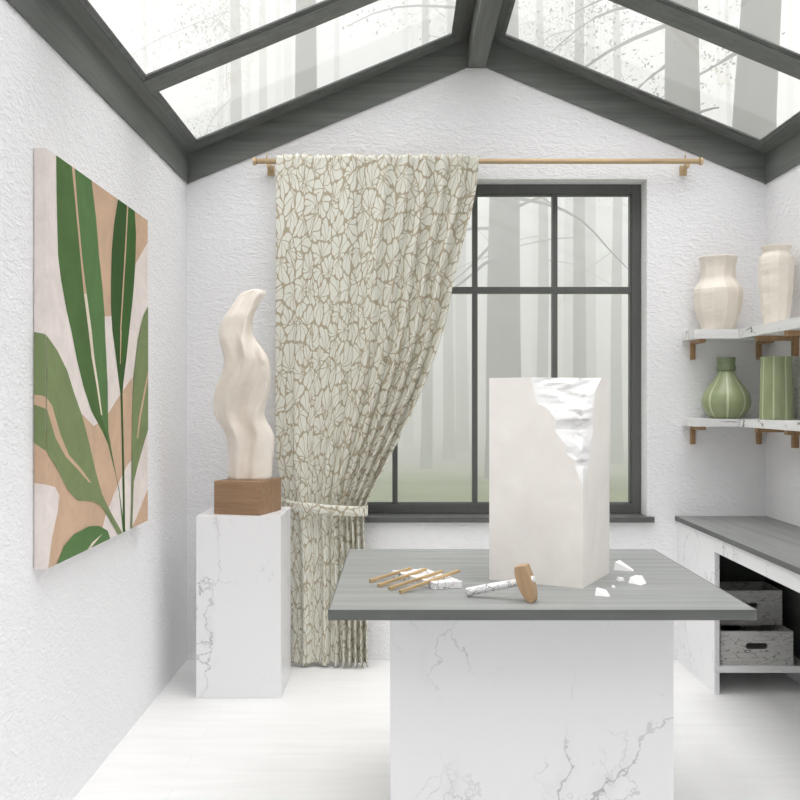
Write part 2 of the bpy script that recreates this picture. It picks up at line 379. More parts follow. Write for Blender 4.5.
bm = nb(); box(bm, OX0 + fw, OX1 - fw, FY0 + .004, FY1 - .012, 1.963 - .0175, 1.963 + .0175, bev=.002); obj('crossbar', bm, 'frame', w)
bm = nb(); box(bm, OX0 + fw, OX1 - fw, FY0 + .028, FY0 + .033, zb + .05, OZ1 - fw); obj('glass_pane', bm, 'glass', w)
bm = nb(); box(bm, OX0 - .032, OX1 + .032, YB - .032, YB, .728, zb, bev=.003); box(bm, OX0, OX1, YB, FY1, .728, zb)
obj('window_sill', bm, 'frame', w)

# ---------------------------------------------------------------- workbench in the middle
t = thing('workbench', 'square workbench with a grey wooden top on a white marble base', 'table', (.387, 3.106, 0))
boxobj('bench_base', (-.416, .416, -.32, .32, 0, .772), 'marble', t, .003)
boxobj('tabletop', (-.5785, .5785, -.523, .523, .772, .80), 'top_x', t)
bm = nb()
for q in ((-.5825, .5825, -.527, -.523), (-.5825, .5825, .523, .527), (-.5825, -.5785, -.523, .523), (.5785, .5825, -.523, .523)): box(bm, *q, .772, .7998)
o = obj('shaded_edge', bm, 'edge_x', t); o['label'] = 'bench edge with shade in its colour'  # thin strips that carry the shade of the bench edge as colour

# ---------------------------------------------------------------- pedestal and sculpture
pd = boxobj('pedestal', (-.1955, .1955, -.194, .194, 0, .837), 'marble_b', None, .003); pd.location = (-.7415, 4.556, 0)
tag(pd, 'tall white veined marble pedestal under the wavy sculpture', 'pedestal')
sc = thing('abstract_sculpture', 'cream wavy flame-shaped sculpture on a brown wooden block, on the pedestal', 'sculpture', (-.716, 4.52, .837))
wb = boxobj('wooden_block', (-.124, .110, -.122, .122, 0, .155), 'brown', sc, .002); wb.rotation_euler = (0, 0, radians(-16))
OUT = [(64, 262, 283), (67, 250, 296), (71, 238, 304), (75, 229, 307), (81, 219, 306), (90, 213, 298), (100, 208, 290), (115, 198, 281), (130, 189, 274), (145, 178, 268), (160, 168, 264), (180, 160, 262), (200, 157, 262), (215, 157, 266),
       (230, 159, 275), (245, 163, 288), (260, 168, 299), (275, 172, 309), (290, 175, 316), (320, 172, 322), (340, 165, 323), (360, 156, 322), (380, 148, 319), (400, 143, 315), (415, 140, 311), (430, 138, 308), (445, 138, 303),
       (460, 140, 300), (475, 145, 303), (490, 151, 309), (505, 162, 318), (520, 171, 326), (535, 177, 331), (545, 180, 333), (560, 183, 332), (580, 185, 330), (620, 187, 326), (660, 185, 324), (674, 184, 323)]
rows = []
ztop = 64; zlen = 674 - 64
for i in range(0, 76):
    y = 674 - (674 - 64) * (i / 75) ** .95
    l = interp([(o[0], o[1]) for o in OUT], y); r = interp([(o[0], o[2]) for o in OUT], y)
    z = .155 + (674 - y) / 672; cx = ((l + r) / 2 - 254) / 672; hw = (r - l) / 2 / 672
    rows.append((z, cx, hw))
rings = []; NS = 64
RIDGE = [(64, .3), (130, .75), (200, .72), (250, .25), (290, .12), (340, -.05), (380, -.16), (430, -.30), (500, -.45), (600, -.5), (674, -.45)]     # where the crest runs, -1 left .. 1 right
RIDGE2 = [(300, 1.2), (430, .95), (500, .55), (545, .45), (600, .30), (674, .25)]
for (z, cx, hw) in rows:
    y = 674 - (z - .155) * 672; q = (674 - y) / 610
    xr = smoothtab(RIDGE, y, 14); x2 = smoothtab(RIDGE2, y, 14) if y > 300 else 9
    dep = min(.082, .45 * hw + .042) * min(1, (1.0 - q) * 6 + .12)
    out = []
    for k in range(NS):
        a = 2 * pi * k / NS; xn = cos(a); sgn = sin(a)
        yb = abs(sgn) ** .85
        if sgn < 0:
            g = lambda c, w: math.exp(-((xn - c) / w) ** 2)
            sf = .35 + .65 * min(1, max(0, (640 - y) / 200)); yb *= .78 + .5 * sf * g(xr, .20) - .40 * sf * g(xr + .42, .24) - .22 * sf * g(xr - .5, .25) + (sf * (.34 * g(x2, .18) - .22 * g(x2 - .35, .2)) if x2 < 3 else 0)
        nz = noise.noise(Vector((xn * 3.2, sgn * 2, z * 7))) * .10 + noise.noise(Vector((xn * 8, sgn * 5, z * 11))) * .05
        out.append((cx + hw * xn, dep * (yb + nz * min(1, abs(sgn) * 2)) * (1 if sgn > 0 else -1) + .015 * sin(q * 8), z))
    rings.append(out)
bm = nb(); loft(bm, rings); obj('figure', bm, 'sculpt', sc, True)

# ---------------------------------------------------------------- stone block being carved, on the bench
L, Cn, R = Vector((.283, 3.012)), Vector((.553, 2.870)), Vector((.692, 3.130))
eL = (L - Cn); lenL = eL.length; eL /= lenL; eR = Vector((-eL.y, eL.x)); eR = eR if eR.dot(R - Cn) > 0 else -eR; lenR = (R - Cn).length
org = Cn + eL * lenL / 2 + eR * lenR / 2
A = [(42, .165), (95, .160), (150, .153), (205, .146), (214, .140), (222, .122), (250, .107), (280, .096), (300, .088), (312, .085), (370, .090), (400, .080), (440, .064), (470, .050), (515, .054), (535, .042), (555, .026), (600, .024), (660, .012), (712, .0006)]
B = [(42, .198), (85, .160), (130, .124), (200, .116), (300, .110), (380, .108), (440, .084), (540, .078), (600, .062), (660, .03), (712, .0006)]
F = [(42, .02), (120, .0), (200, .12), (214, .22), (240, .48), (298, .66), (306, .60), (316, .28), (345, .20), (366, .22), (380, .42), (470, .62), (548, .78), (556, .60), (568, .30), (596, .34), (610, .55), (712, .9)]
zs = [0.0, .05, .12, .2] + [None]
def zy(y): return .64 - (y - 42) * .000491
levels = [800, 760, 730] + [712 - (712 - 42) * i / 64 for i in range(65)]
NI = 9
rings = []; rnd = random.Random(5)
def ring(z, a, b, f, y):
    pts = [org * 0 + (eL * lenL / 2 - eR * lenR / 2)]
    c = -(eL * lenL / 2) - eR * lenR / 2
    pa, pb = c + eL * a, c + eR * b
    pts.append(pa)
    for j in range(1, NI + 1):
        s = j / (NI + 1); ch = pa.lerp(pb, s)
        w = 1 - abs(2 * s - 1) ** 2.2
        nse = noise.noise(Vector((s * 2.6, y * .013, 3.1))) * .30 + noise.noise(Vector((s * 5, y * .03, 9.1))) * .12
        ff = f + nse * min(1, a / .06)
        # a ledge runs unevenly across the break
        pts.append(ch + (c - ch) * max(-.45, min(.92, ff)) * w)
    pts.append(pb)
    pts += [-(eL * lenL / 2) + eR * lenR / 2, (eL * lenL / 2) + eR * lenR / 2]
    return [(p.x, p.y, z) for p in pts]
rings.append(ring(0, .0006, .0006, .5, 900)); rings.append(ring(.15, .0006, .0006, .5, 860))
for y in levels:
    yy = min(712, y)
    rings.append(ring(zy(y), interp(A, yy), interp(B, yy), interp(F, yy), y))
def mt(i, k): return 1 if (i >= 4 and 1 <= k <= NI + 1) else 0
bm = nb(); loft(bm, rings, mat=mt)
o = obj('stone_block', bm, ['stone', 'fresh']); o.location = (org.x, org.y, .80)
tag(o, 'upright pale stone block with a chipped upper corner standing on the workbench', 'stone block')

# chips knocked off it
def chip(pts, loc, rz, label):
    bm = nb()
    for p in pts: bm.verts.new(p)
    bmesh.ops.convex_hull(bm, input=bm.verts)
    loose = [v for v in bm.verts if not v.link_faces]
    bmesh.ops.delete(bm, geom=loose, context='VERTS')
    zmin = min(v.co.z for v in bm.verts)
    for v in bm.verts: v.co.z -= zmin
    o = obj('stone_chip', bm, 'fresh'); o.location = (*loc, .80); o.rotation_euler = (0, 0, rz)
    return tag(o, label, 'stone chip', 'stone chips on the workbench')
def cpts(lx, ly, h, seed, n=9):
    r = random.Random(seed); P = []
    for k in range(n):
        a = 2 * pi * k / n + r.uniform(-.3, .3); P += [(lx * cos(a) * r.uniform(.75, 1), ly * sin(a) * r.uniform(.7, 1), 0), (lx * .75 * cos(a) * r.uniform(.5, .9), ly * .75 * sin(a) * r.uniform(.5, .9), h * r.uniform(.6, 1))]
    return P
chip([(-.03, -.022, 0), (-.03, .022, 0), (.034, -.006, 0), (.03, .004, .004), (-.028, -.012, .026), (-.022, .016, .030), (0, -.004, .018)], (.752, 3.185), -.55, 'long tapering white stone chip farthest back beside the carved block')
chip([(-.027, 0, 0), (0, -.04, 0), (.028, -.01, 0), (.026, .03, 0), (-.005, .032, 0), (-.018, .01, .016), (.004, .022, .020), (.024, .018, .019), (.002, -.028, .008), (-.005, .0, .017)], (.738, 2.962), .1, 'largest chunky white stone chip, rightmost on the workbench')
chip(cpts(.013, .018, .010, 3), (.695, 3.005), .5, 'small white stone chip between the long chip and the block corner')
chip(cpts(.008, .010, .006, 4), (.650, 2.893), .2, 'tiniest white stone crumb just right of the carved block')
chip([(-.022, -.014, 0), (-.02, .014, 0), (.012, -.02, 0), (.022, -.014, 0), (.012, .01, 0), (-.019, -.006, .018), (-.016, .010, .02), (.01, -.008, .012), (.011, .006, .014)], (.592, 2.777), -.2, 'flat white stone chip nearest the front edge of the workbench')

# mallet
ml = thing('mallet', 'mallet with a brown wooden head and white birch handle lying on the workbench', 'mallet', (.194, 2.757, .8125), 0)
ml.rotation_euler = (0, radians(-14.5), atan2(-.066, .168))
bm = nb(); tube(bm, [(0, 0, 0), (.002, 0, 0), (.08, 0, 0), (.166, 0, 0), (.204, 0, 0), (.206, 0, 0)], [.0105, .0125, .0118, .0102, .0095, .0085], 16)
hd = obj('handle', bm, 'birch', ml, True)
bm = nb(); prof = [(.005, .046), (.020, .0455), (.034, .044), (.0365, .02), (.038, -.005), (.0385, -.025), (.037, -.042), (.032, -.060), (.025, -.061), (.018, -.059), (.010, -.043), (.005, -.025), (.002, -.008), (.001, .010), (.002, .030)]
prism(bm, [(.158 + x * 1.12, -.0235, z) for x, z in prof], (0, .047, 0))
bmesh.ops.bevel(bm, geom=list(bm.edges), offset=.0012, segments=1, affect='EDGES')
obj('mallet_head', bm, 'mallet_wood', ml)

# birch block and the four sticks leaning over it
def quad_block(pts, h):
    bm = nb(); prism(bm, [(x, y, 0) for x, y in pts], (0, 0, h)); return bm
bb = [(.104, 2.850), (.190, 2.882), (.082, 3.100), (-.026, 3.060)]
cx = sum(p[0] for p in bb) / 4; cy = sum(p[1] for p in bb) / 4
bm = quad_block([(x - cx, y - cy) for x, y in bb], .0215)
bmesh.ops.bevel(bm, geom=list(bm.edges), offset=.0015, segments=1, affect='EDGES')
o = obj('birch_block', bm, 'birch'); o.location = (cx, cy, .80)
tag(o, 'flat white birch slab with black cracks under the wooden sticks', 'wood block')
def tp(px, py, z): s = (py - 400) / (1.37 - z); return Vector(((px - 400) / s, 950 / s, z))
ST = [((-.0907, 2.970, .8055), (.0355, 3.055, .829), 'golden wooden stick on the birch slab, farthest from the mallet'),
      ((-.063, 2.896, .8055), (.0835, 3.018, .833), 'golden wooden stick on the birch slab, second farthest from the mallet'),
      ((-.030, 2.851, .8055), (.133, 2.960, .837), 'golden wooden stick on the birch slab, second nearest to the mallet'),
      ((.003, 2.799, .8055), (.184, 2.957, .839), 'golden wooden stick on the birch slab, nearest to the mallet')]
for a, b, lab in ST:
    a, b = Vector(a), Vector(b); d = b - a; ln = d.length
    bm = nb(); box(bm, 0, ln, -.0045, .0045, -.0045, .0045, bev=.001)
    box(bm, -.004, .012, -.0058, .0058, -.0055, .0055, bev=.001)
    o = obj('wooden_stick', bm, 'stick'); o.location = a; o.rotation_euler = (0, -math.asin(d.z / ln), atan2(d.y, d.x))
    tag(o, lab, 'stick', 'wooden sticks on the workbench')

# ---------------------------------------------------------------- painting on the left wall
PY0, PW, PZ0, PH, PT = 2.903, 1.171, .853, 1.287, .036
PAINT = [
    ('TAN', [(0.409, 1.293), (0.746, 1.295), (1.22, 1.3), (1.22, 1.211), (1.171, 1.192), (1.005, 1.088), (0.845, 0.99), (0.778, 0.905), (0.667, 0.832), (0.562, 0.822), (0.49, 1.035)]),
    ('TAN', [(-0.114, 0.435), (0.047, 0.42), (0.197, 0.437), (0.328, 0.47), (0.452, 0.425), (0.587, 0.452), (0.732, 0.52), (0.867, 0.58), (0.938, 0.609), (0.928, 0.275), (0.867, 0.259), (0.754, 0.202), (0.668, 0.146), (0.587, 0.092), (0.539, 0.037), (0.547, -0.038), (0.013, -0.012), (0.025, 0.015), (0.047, 0.085), (0.099, 0.162), (0.114, 0.214), (0.076, 0.244), (-0.009, 0.26), (-0.114, 0.272)]),
    ('TAN', [(1.234, 0.16), (1.179, 0.139), (1.088, 0.088), (0.987, 0.03), (0.89, -0.017), (1.234, -0.028)]),
    ('GL', [(0.085, 1.291), (0.089, 1.171), (0.096, 1.054), (0.102, 0.976), (0.129, 0.9), (0.178, 0.809), (0.222, 0.747), (0.278, 0.65), (0.345, 0.56), (0.427, 0.478), (0.547, 0.404), (0.619, 0.351), (0.689, 0.271), (0.754, 0.163), (0.807, -0.006), (0.825, -0.008), (0.754, 0.176), (0.668, 0.285), (0.619, 0.376), (0.547, 0.453), (0.49, 0.574), (0.416, 0.762), (0.349, 0.885), (0.269, 1.143), (0.24, 1.294)]),
    ('GR', [(0.24, 1.294), (0.269, 1.143), (0.349, 0.885), (0.416, 0.762), (0.49, 0.574), (0.547, 0.453), (0.619, 0.376), (0.668, 0.285), (0.754, 0.176), (0.825, -0.008), (0.843, -0.008), (0.789, 0.094), (0.732, 0.204), (0.668, 0.311), (0.619, 0.401), (0.615, 0.476), (0.611, 0.576), (0.595, 0.675), (0.579, 0.774), (0.576, 0.828), (0.547, 0.935), (0.51, 1.038), (0.477, 1.166), (0.427, 1.288)]),
    ('TAN', [(0.225, 1.291), (0.252, 1.291), (0.288, 1.147), (0.331, 0.994), (0.374, 0.884), (0.346, 0.88), (0.313, 0.991), (0.269, 1.143)]),
    ('CREAM', [(0.346, 0.88), (0.374, 0.884), (0.427, 0.762), (0.456, 0.669), (0.501, 0.574), (0.547, 0.462), (0.532, 0.463), (0.478, 0.574), (0.427, 0.668), (0.394, 0.76)]),
    ('DG', [(0.739, 1.289), (0.688, 1.179), (0.661, 1.08), (0.651, 0.966), (0.651, 0.872), (0.668, 0.78), (0.702, 0.706), (0.745, 0.604), (0.771, 0.54), (0.785, 0.396), (0.794, 0.264), (0.803, 0.132), (0.803, -0.002), (0.834, -0.007), (0.821, 0.262), (0.803, 0.474), (0.798, 0.54), (0.812, 0.593), (0.853, 0.687), (0.89, 0.796), (0.922, 0.879), (0.95, 0.963), (0.976, 1.068), (0.987, 1.193), (0.968, 1.296)]),
    ('DGL', [(0.869, 1.291), (0.838, 1.108), (0.795, 0.906), (0.772, 0.788), (0.78, 0.788), (0.771, 0.657), (0.798, 0.658), (0.853, 0.7), (0.89, 0.796), (0.922, 0.879), (0.95, 0.963), (0.976, 1.068), (0.987, 1.193), (0.968, 1.296)]),
    ('TAN', [(0.859, 1.291), (0.876, 1.293), (0.845, 1.109), (0.805, 0.907), (0.778, 0.788), (0.785, 0.789), (0.771, 0.655), (0.763, 0.657), (0.767, 0.787), (0.765, 0.787), (0.788, 0.906), (0.828, 1.106)]),
    ('OL', [(-0.114, 0.734), (-0.089, 0.734), (-0.009, 0.72), (0.091, 0.674), (0.181, 0.613), (0.245, 0.542), (0.328, 0.462), (0.405, 0.361), (0.471, 0.262), (0.547, 0.171), (0.647, 0.097), (0.807, -0.008), (0.754, -0.009), (0.627, 0.075), (0.528, 0.136), (0.434, 0.161), (0.278, 0.181), (0.181, 0.229), (0.105, 0.29), (0.019, 0.348), (-0.089, 0.424), (-0.114, 0.44)]),
    ('TAN', [(-0.114, 0.544), (-0.089, 0.541), (-0.009, 0.53), (0.047, 0.499), (0.12, 0.407), (0.197, 0.338), (0.311, 0.286), (0.423, 0.227), (0.391, 0.233), (0.278, 0.286), (0.166, 0.334), (0.076, 0.398), (0.005, 0.488), (-0.089, 0.524), (-0.114, 0.529)]),
    ('OL', [(1.22, 0.94), (1.171, 0.919), (1.1, 0.875), (1.042, 0.808), (1.012, 0.764), (0.977, 0.679), (0.947, 0.609), (0.928, 0.459), (0.923, 0.276), (0.918, 0.12), (0.904, -0.009), (0.928, -0.012), (0.952, 0.185), (1.012, 0.249), (1.115, 0.342), (1.179, 0.397), (1.234, 0.425), (1.234, 0.822)]),
    ('TAN', [(1.234, 0.704), (1.179, 0.658), (1.115, 0.57), (1.027, 0.444), (0.997, 0.361), (1.012, 0.358), (1.062, 0.457), (1.179, 0.622), (1.234, 0.66)]),
    ('GR', [(0.062, -0.014), (0.091, 0.004), (0.151, 0.048), (0.245, 0.072), (0.398, 0.078), (0.509, 0.065), (0.607, 0.034), (0.647, -0.01), (0.647, -0.041)]),
    ('CREAM', [(0.547, 0.032), (0.434, 0.018), (0.356, -0.007), (0.384, -0.009), (0.449, 0.009)]),
]
def clip(poly, axis, lim, keep_less):
    out = []
    ins = (lambda p: p[axis] <= lim + 1e-9) if keep_less else (lambda p: p[axis] >= lim - 1e-9)
    for i, p in enumerate(poly):
        q = poly[(i + 1) % len(poly)]
        if ins(p): out.append(p)
        if ins(p) != ins(q):
            t_ = (lim - p[axis]) / (q[axis] - p[axis]); out.append((p[0] + (q[0] - p[0]) * t_, p[1] + (q[1] - p[1]) * t_))
    return out
def tri_fill(bm, pts3, mat):
    vs = [bm.verts.new(p) for p in pts3]; es = [bm.edges.new((vs[i], vs[(i + 1) % len(vs)])) for i in range(len(vs))]
    r = bmesh.ops.triangle_fill(bm, use_beauty=True, use_dissolve=False, edges=es)
    for g in r['geom']:
        if isinstance(g, bmesh.types.BMFace): g.material_index = mat
def clean(poly):
    out = []
    for p in poly:
        if not out or (abs(p[0] - out[-1][0]) + abs(p[1] - out[-1][1])) > 1e-5: out.append(p)
    if len(out) > 1 and (abs(out[0][0] - out[-1][0]) + abs(out[0][1] - out[-1][1])) < 1e-5: out.pop()
    return out
mats = ['canvas', 'TAN', 'CREAM', 'GL', 'GR', 'DG', 'DGL', 'OL']
bm = nb(); box(bm, 0, PT, 0, PW, 0, PH)
bmesh.ops.recalc_face_normals(bm, faces=bm.faces)
for k, (nm, poly) in enumerate(PAINT):
    lift = .00015 * (k + 1)
    front = clean(clip(clip(clip(clip(poly, 0, 0, False), 0, PW, True), 1, 0, False), 1, PH, True))
    if len(front) > 2: tri_fill(bm, [(PT + lift, u, v) for u, v in front], mats.index(nm))
    side = clean(clip(clip(clip(clip(poly, 0, -PT, False), 0, 0, True), 1, 0, False), 1, PH, True))
    if len(side) > 2: tri_fill(bm, [(PT + u, -lift, v) for u, v in side], mats.index(nm))
o = obj('canvas_painting', bm, mats, recalc=False); o.location = (XL + .003, PY0, PZ0)
tag(o, 'large canvas painting of green leaves on blush and sand shapes, on the left wall', 'painting')

# ---------------------------------------------------------------- curtain rod, curtain, tieback
RY, RZ = 4.915, 2.605
rod = thing('curtain_rod', 'thin pale golden wooden curtain rod above the window', 'curtain rod', (.40, RY, RZ))
bm = nb(); tube(bm, [(-1.15, 0, 0), (1.155, 0, 0)], .0135, 16); obj('pole', bm, 'brass_wood', rod, True)
for x in (-1.152, 1.157):
    bm = nb(); tube(bm, [(x - .008, 0, 0), (x - .006, 0, 0), (x + .006, 0, 0), (x + .008, 0, 0)], [.018, .021, .021, .018], 16); obj('finial', bm, 'brass_wood', rod)
for x in (-1.078, 1.088):
    bm = nb(); box(bm, x - .018, x + .018, .069, YB - RY, -.055, -.005, bev=.002); box(bm, x - .011, x + .011, -.006, .07, -.030, -.0135, bev=.002)
    tube(bm, [(x - .012, -.0, .0135), (x - .012, 0, .034)], .0035, 8)
    obj('rod_bracket', bm, 'brass_wood', rod)

RIGHT = [(152, 479), (185, 477), (209, 472), (239, 464), (269, 456), (320, 446), (350, 437), (380, 426), (417, 410), (455, 391), (489, 373), (505, 365), (519, 364), (549, 365), (605, 367), (663, 368)]
LEFT = [(152, 276), (400, 275), (460, 276), (480, 280), (500, 284), (520, 287), (550, 290), (663, 292)]
WT = [(152, 0), (250, .05), (330, .28), (420, .65), (480, .93), (507, 1), (530, .95), (663, .55)]   # how far the cloth is gathered
DP = [(152, .0), (165, .3), (260, .5), (420, .85), (480, .8), (507, .55), (530, .7), (663, 1)]
NU, NV = 420, 150
bm = nb(); uvl = bm.loops.layers.uv.new('uv'); grid = []; uvc = {}
CS = 195.0
for j in range(NV + 1):
    y = lerp(155, 664, j / NV)
    xl, xr = smoothtab(LEFT, y, 14), smoothtab(RIGHT, y, 10); w_ = smoothtab(WT, y, 12); dp = smoothtab(DP, y, 8)
    row = []
    for i in range(NU + 1):
        u = i / NU
        g = lerp(u, 1 - (1 - u) ** 1.75 if False else u ** .78, w_)
        ph = 2 * pi * (4.3 * u + 3.4 * u ** 2.6 + .22 * sin(2 * pi * 1.3 * u + .6)) + .25 * sin(3 * (y / 664) + 5 * u)
        amp = lerp(.010, .012 + .022 * u, dp)
        x = xl + (xr - xl) * g
        sidew = (xr - xl) * .011 * w_ * sin(2 * ph + 1.2)                # soft roll of each fold
        yy = 4.862 + amp * sin(ph) + .28 * amp * sin(2.0 * ph + .9) + .004 * noise.noise(Vector((u * 9, y * .012, 1.3)))
        if y < 175:                                                          # the heading is shirred onto the rod
            hq = 1 - max(0, y - 160) / 15 if y > 160 else 1
            yy += .004 * hq * sin(2 * pi * 31 * u + 2 * sin(9 * u))
        s = 950 / 4.862
        z = 1.37 - (y - 400) / s
        if j == 0: z += .008 * noise.noise(Vector((u * 30, 2.2, 0))) + .004 * sin(2 * pi * 31 * u)
        if j == NV: z += .004 * sin(ph)
        v = bm.verts.new(((x + sidew * min(1, u * 12, (1 - u) * 12) - 400) / s, yy, z)); row.append(v); uvc[v] = (u * 1.62, z)
    grid.append(row)
for j in range(NV):
    for i in range(NU):
        f = bm.faces.new((grid[j][i], grid[j][i + 1], grid[j + 1][i + 1], grid[j + 1][i]))
        for lp in f.loops: lp[uvl].uv = uvc[lp.vert]
cur = obj('curtain', bm, 'curtain', None, True, recalc=False)
sm = cur.modifiers.new('thickness', 'SOLIDIFY'); sm.thickness = .0022; sm.offset = 0
tag(cur, 'leaf printed beige curtain drawn aside over the left of the window', 'curtain')
# tieback: a slightly drooping band of the same cloth round the gathered curtain
bm = nb(); uvl = bm.loops.layers.uv.new('uv'); NB = 72; rows = []; uvc = {}
for k in range(NB):
    a = 2 * pi * k / NB
    x = -.386 + .219 * cos(a); yy = 4.862 + .068 * (abs(sin(a)) ** .6) * (1 if sin(a) > 0 else -1)
    zc = lerp(.846, .808, (cos(a) * -1 + 1) / 2 * -1 + 1) - .010 * max(0, -sin(a)) 
    r = []
    for q, off in ((-.026, 0), (-.013, .002), (.013, .002), (.026, 0)):
        v = bm.verts.new((x, yy - off * (1 if sin(a) < 0 else -1), zc + q)); uvc[v] = (k / NB * 1.5 + .3, q * 1.7 + .2); r.append(v)
    rows.append(r)
for k in range(NB):
    for q in range(3):
        f = bm.faces.new((rows[k][q], rows[(k + 1) % NB][q], rows[(k + 1) % NB][q + 1], rows[k][q + 1]))
        for lp in f.loops: lp[uvl].uv = uvc[lp.vert]
tb = obj('curtain_tieback', bm, 'curtain', None, True, recalc=True)
sm = tb.modifiers.new('thickness', 'SOLIDIFY'); sm.thickness = .003; sm.offset = 1
tag(tb, 'leaf printed cloth band tied round the gathered curtain', 'tieback')

# ---------------------------------------------------------------- corner shelves with brackets
def bracket(parent, px, py, zt, dirx, diry, mat='bracket'):
    """an L of wood: a leg down the wall and an arm under the board; (dirx, diry) points away from the wall"""
    bm = nb(); aw, al, th, lg = .012, .175, .018, .098
    if diry:
        box(bm, px - aw, px + aw, py - .020, py, zt - lg, zt, bev=.001); box(bm, px - aw - .004, px + aw + .004, py - al, py - .020, zt - th, zt, bev=.001)
    else:
        box(bm, px - .026, px, py - aw - .004, py + aw + .004, zt - lg, zt, bev=.001); box(bm, px - .200, px - .026, py - aw - .008, py + aw + .008, zt - th - .004, zt, bev=.001)
    o = obj('bracket', bm, mat, parent); return o
SW = .22
for z0, z1, nm in ((1.680, 1.727, 'upper'), (1.236, 1.275, 'lower')):
    th_ = thing('wall_shelf', '%s cracked white wooden shelf on the window wall' % nm, 'shelf', (0, 0, 0), 0, 'corner shelves')
    bm = nb(); e = .0015
    prism(bm, [(1.482, YB - SW, z0), (XR - SW - e, YB - SW, z0), (XR - e, YB, z0), (1.482, YB, z0)], (0, 0, z1 - z0)); obj('shelf_board', bm, 'shelf_x', th_)
    bracket(th_, 1.5375, YB, z0, 0, -1); bracket(th_, 1.885, YB, z0, 0, -1)
    th_ = thing('wall_shelf', '%s cracked white wooden shelf on the right wall, meeting the corner' % nm, 'shelf', (0, 0, 0), 0, 'corner shelves')
    bm = nb(); prism(bm, [(XR - SW + e, YB - SW, z0), (XR - SW + e, 2.9, z0), (XR, 2.9, z0), (XR, YB - e, z0)], (0, 0, z1 - z0)); obj('shelf_board', bm, 'shelf_y', th_)
    for y in (4.60, 4.25, 3.3): bracket(th_, XR, y, z0, -1, 0)

def lathe_vase(name, prof, n, label, cat, loc, mat, rot=0, flute=0.0, facet=True, wall=.006, jit=0.0, lines=None, group=None, nk=1):
    """open vase: outer profile (r, z) upward, then down the inside"""
    inner = [(max(.004, r - wall), z) for r, z in reversed(prof) if z > .012] + [(max(.004, prof[0][0] * .8 - wall), .010)]
    rings = []; rr = random.Random(3)
    N = n * nk
    for (r, z) in prof + inner:
        ring = []
        for k in range(N):
            a = 2 * pi * k / N + rot
            f = 1.0
            if nk > 1:      # lobed: pinched at each rib
                q = (k % nk) / nk; f = 1 - flute * (abs(2 * q - 1) ** 1.5)
            x, y = r * f * cos(a), r * f * sin(a)
            if jit:
                nz = noise.noise(Vector((x * 16, y * 16, z * 16))) * jit; x += nz; y += nz * .7
            ring.append((x, y, z))
        rings.append(ring)
    bm = nb()
    loft(bm, rings, True, True, mat=lines)
    return bm
def vase_obj(bm, name, mats, label, loc, group, smooth):
    o = obj(name, bm, mats, None, smooth); o.location = loc; tag(o, label, 'vase', group); return o
def fine(prof, m=4):
    out = []
    n = len(prof)
    for i in range(n - 1):
        p0, p1, p2, p3 = prof[max(0, i - 1)], prof[i], prof[i + 1], prof[min(n - 1, i + 2)]
        for k in range(m):
            t_ = k / m
            cr_ = lambda a, b, c, d: .5 * (2 * b + (c - a) * t_ + (2 * a - 5 * b + 4 * c - d) * t_ ** 2 + (3 * b - a - 3 * c + d) * t_ ** 3)
            out.append((cr_(p0[0], p1[0], p2[0], p3[0]), cr_(p0[1], p1[1], p2[1], p3[1])))
    out.append(prof[-1]); return out
GV = 'vases on the corner shelves'
k_ = 1 / 647
P1 = [(52 * k_, 0), (58 * k_, .02), (66 * k_, .055), (73 * k_, .095), (78 * k_, .14), (79.5 * k_, .175), (77 * k_, .215), (66 * k_, .245), (57 * k_, .270), (54.5 * k_, .295), (56 * k_, .33), (60 * k_, .362), (64 * k_, .382), (63 * k_, .387)]
P1 = [(r, z * .975) for r, z in P1]; bm = lathe_vase('v', fine(P1, 2), 11, '', '', None, None, rot=.2, jit=.006, wall=.008)
vase_obj(bm, 'stone_vase', 'cream', 'squat cream vase with a short fluted neck, on the upper shelf of the window wall', (1.635, 4.885, 1.727), GV, False)
k_ = 1 / 689
P2 = [(40 * k_, 0), (43 * k_, .03), (46 * k_, .08), (50 * k_, .135), (54 * k_, .19), (55.5 * k_, .25), (55.5 * k_, .31), (53 * k_, .345), (46 * k_, .362), (42 * k_, .372), (45 * k_, .388), (50 * k_, .398), (49 * k_, .402)]
P2 = [(r, z * .965) for r, z in P2]; bm = lathe_vase('v', fine(P2, 2), 11, '', '', None, None, rot=.5, jit=.006, wall=.008)
vase_obj(bm, 'stone_vase', 'cream', 'tall slim cream vase in the corner on the upper right wall shelf', (1.822, 4.60, 1.727), GV, False)
k_ = 1 / 1114
RIBROT = radians(-105)
def rib(nk): return lambda i, k: 1 if (k % nk) in (0, nk - 1) else 0
P3 = [(84 * k_, 0), (108 * k_, .022), (128 * k_, .049), (138 * k_, .078), (137 * k_, .100), (129 * k_, .125), (112 * k_, .150), (92 * k_, .175), (72 * k_, .198), (57 * k_, .218), (50 * k_, .234), (48 * k_, .243)]
bm = lathe_vase('v', fine(P3, 3), 8, '', '', None, None, rot=RIBROT, flute=.035, wall=.007, nk=16, lines=rib(16))
gv = vase_obj(bm, 'ribbed_vase', ['green', 'green_line'], 'round sage green ribbed vase with a narrow dark neck, on the lower shelf', (1.672, 4.872, 1.275), GV, True)
P4 = [(50 * k_, .243), (54 * k_, .245), (54.5 * k_, .266), (50.5 * k_, .271), (50 * k_, .285), (51.5 * k_, .312), (50 * k_, .314)]
bm = nb()
rings = [[(r * cos(2 * pi * k / 32) , r * sin(2 * pi * k / 32), z) for k in range(32)] for r, z in P4 + [(r - .006, z) for r, z in reversed(P4)]]
loft(bm, rings, False, False); nk_ = obj('vase_neck', bm, 'green_dark', gv, True); nk_['label'] = 'darker green neck'
k_ = 1 / 1180
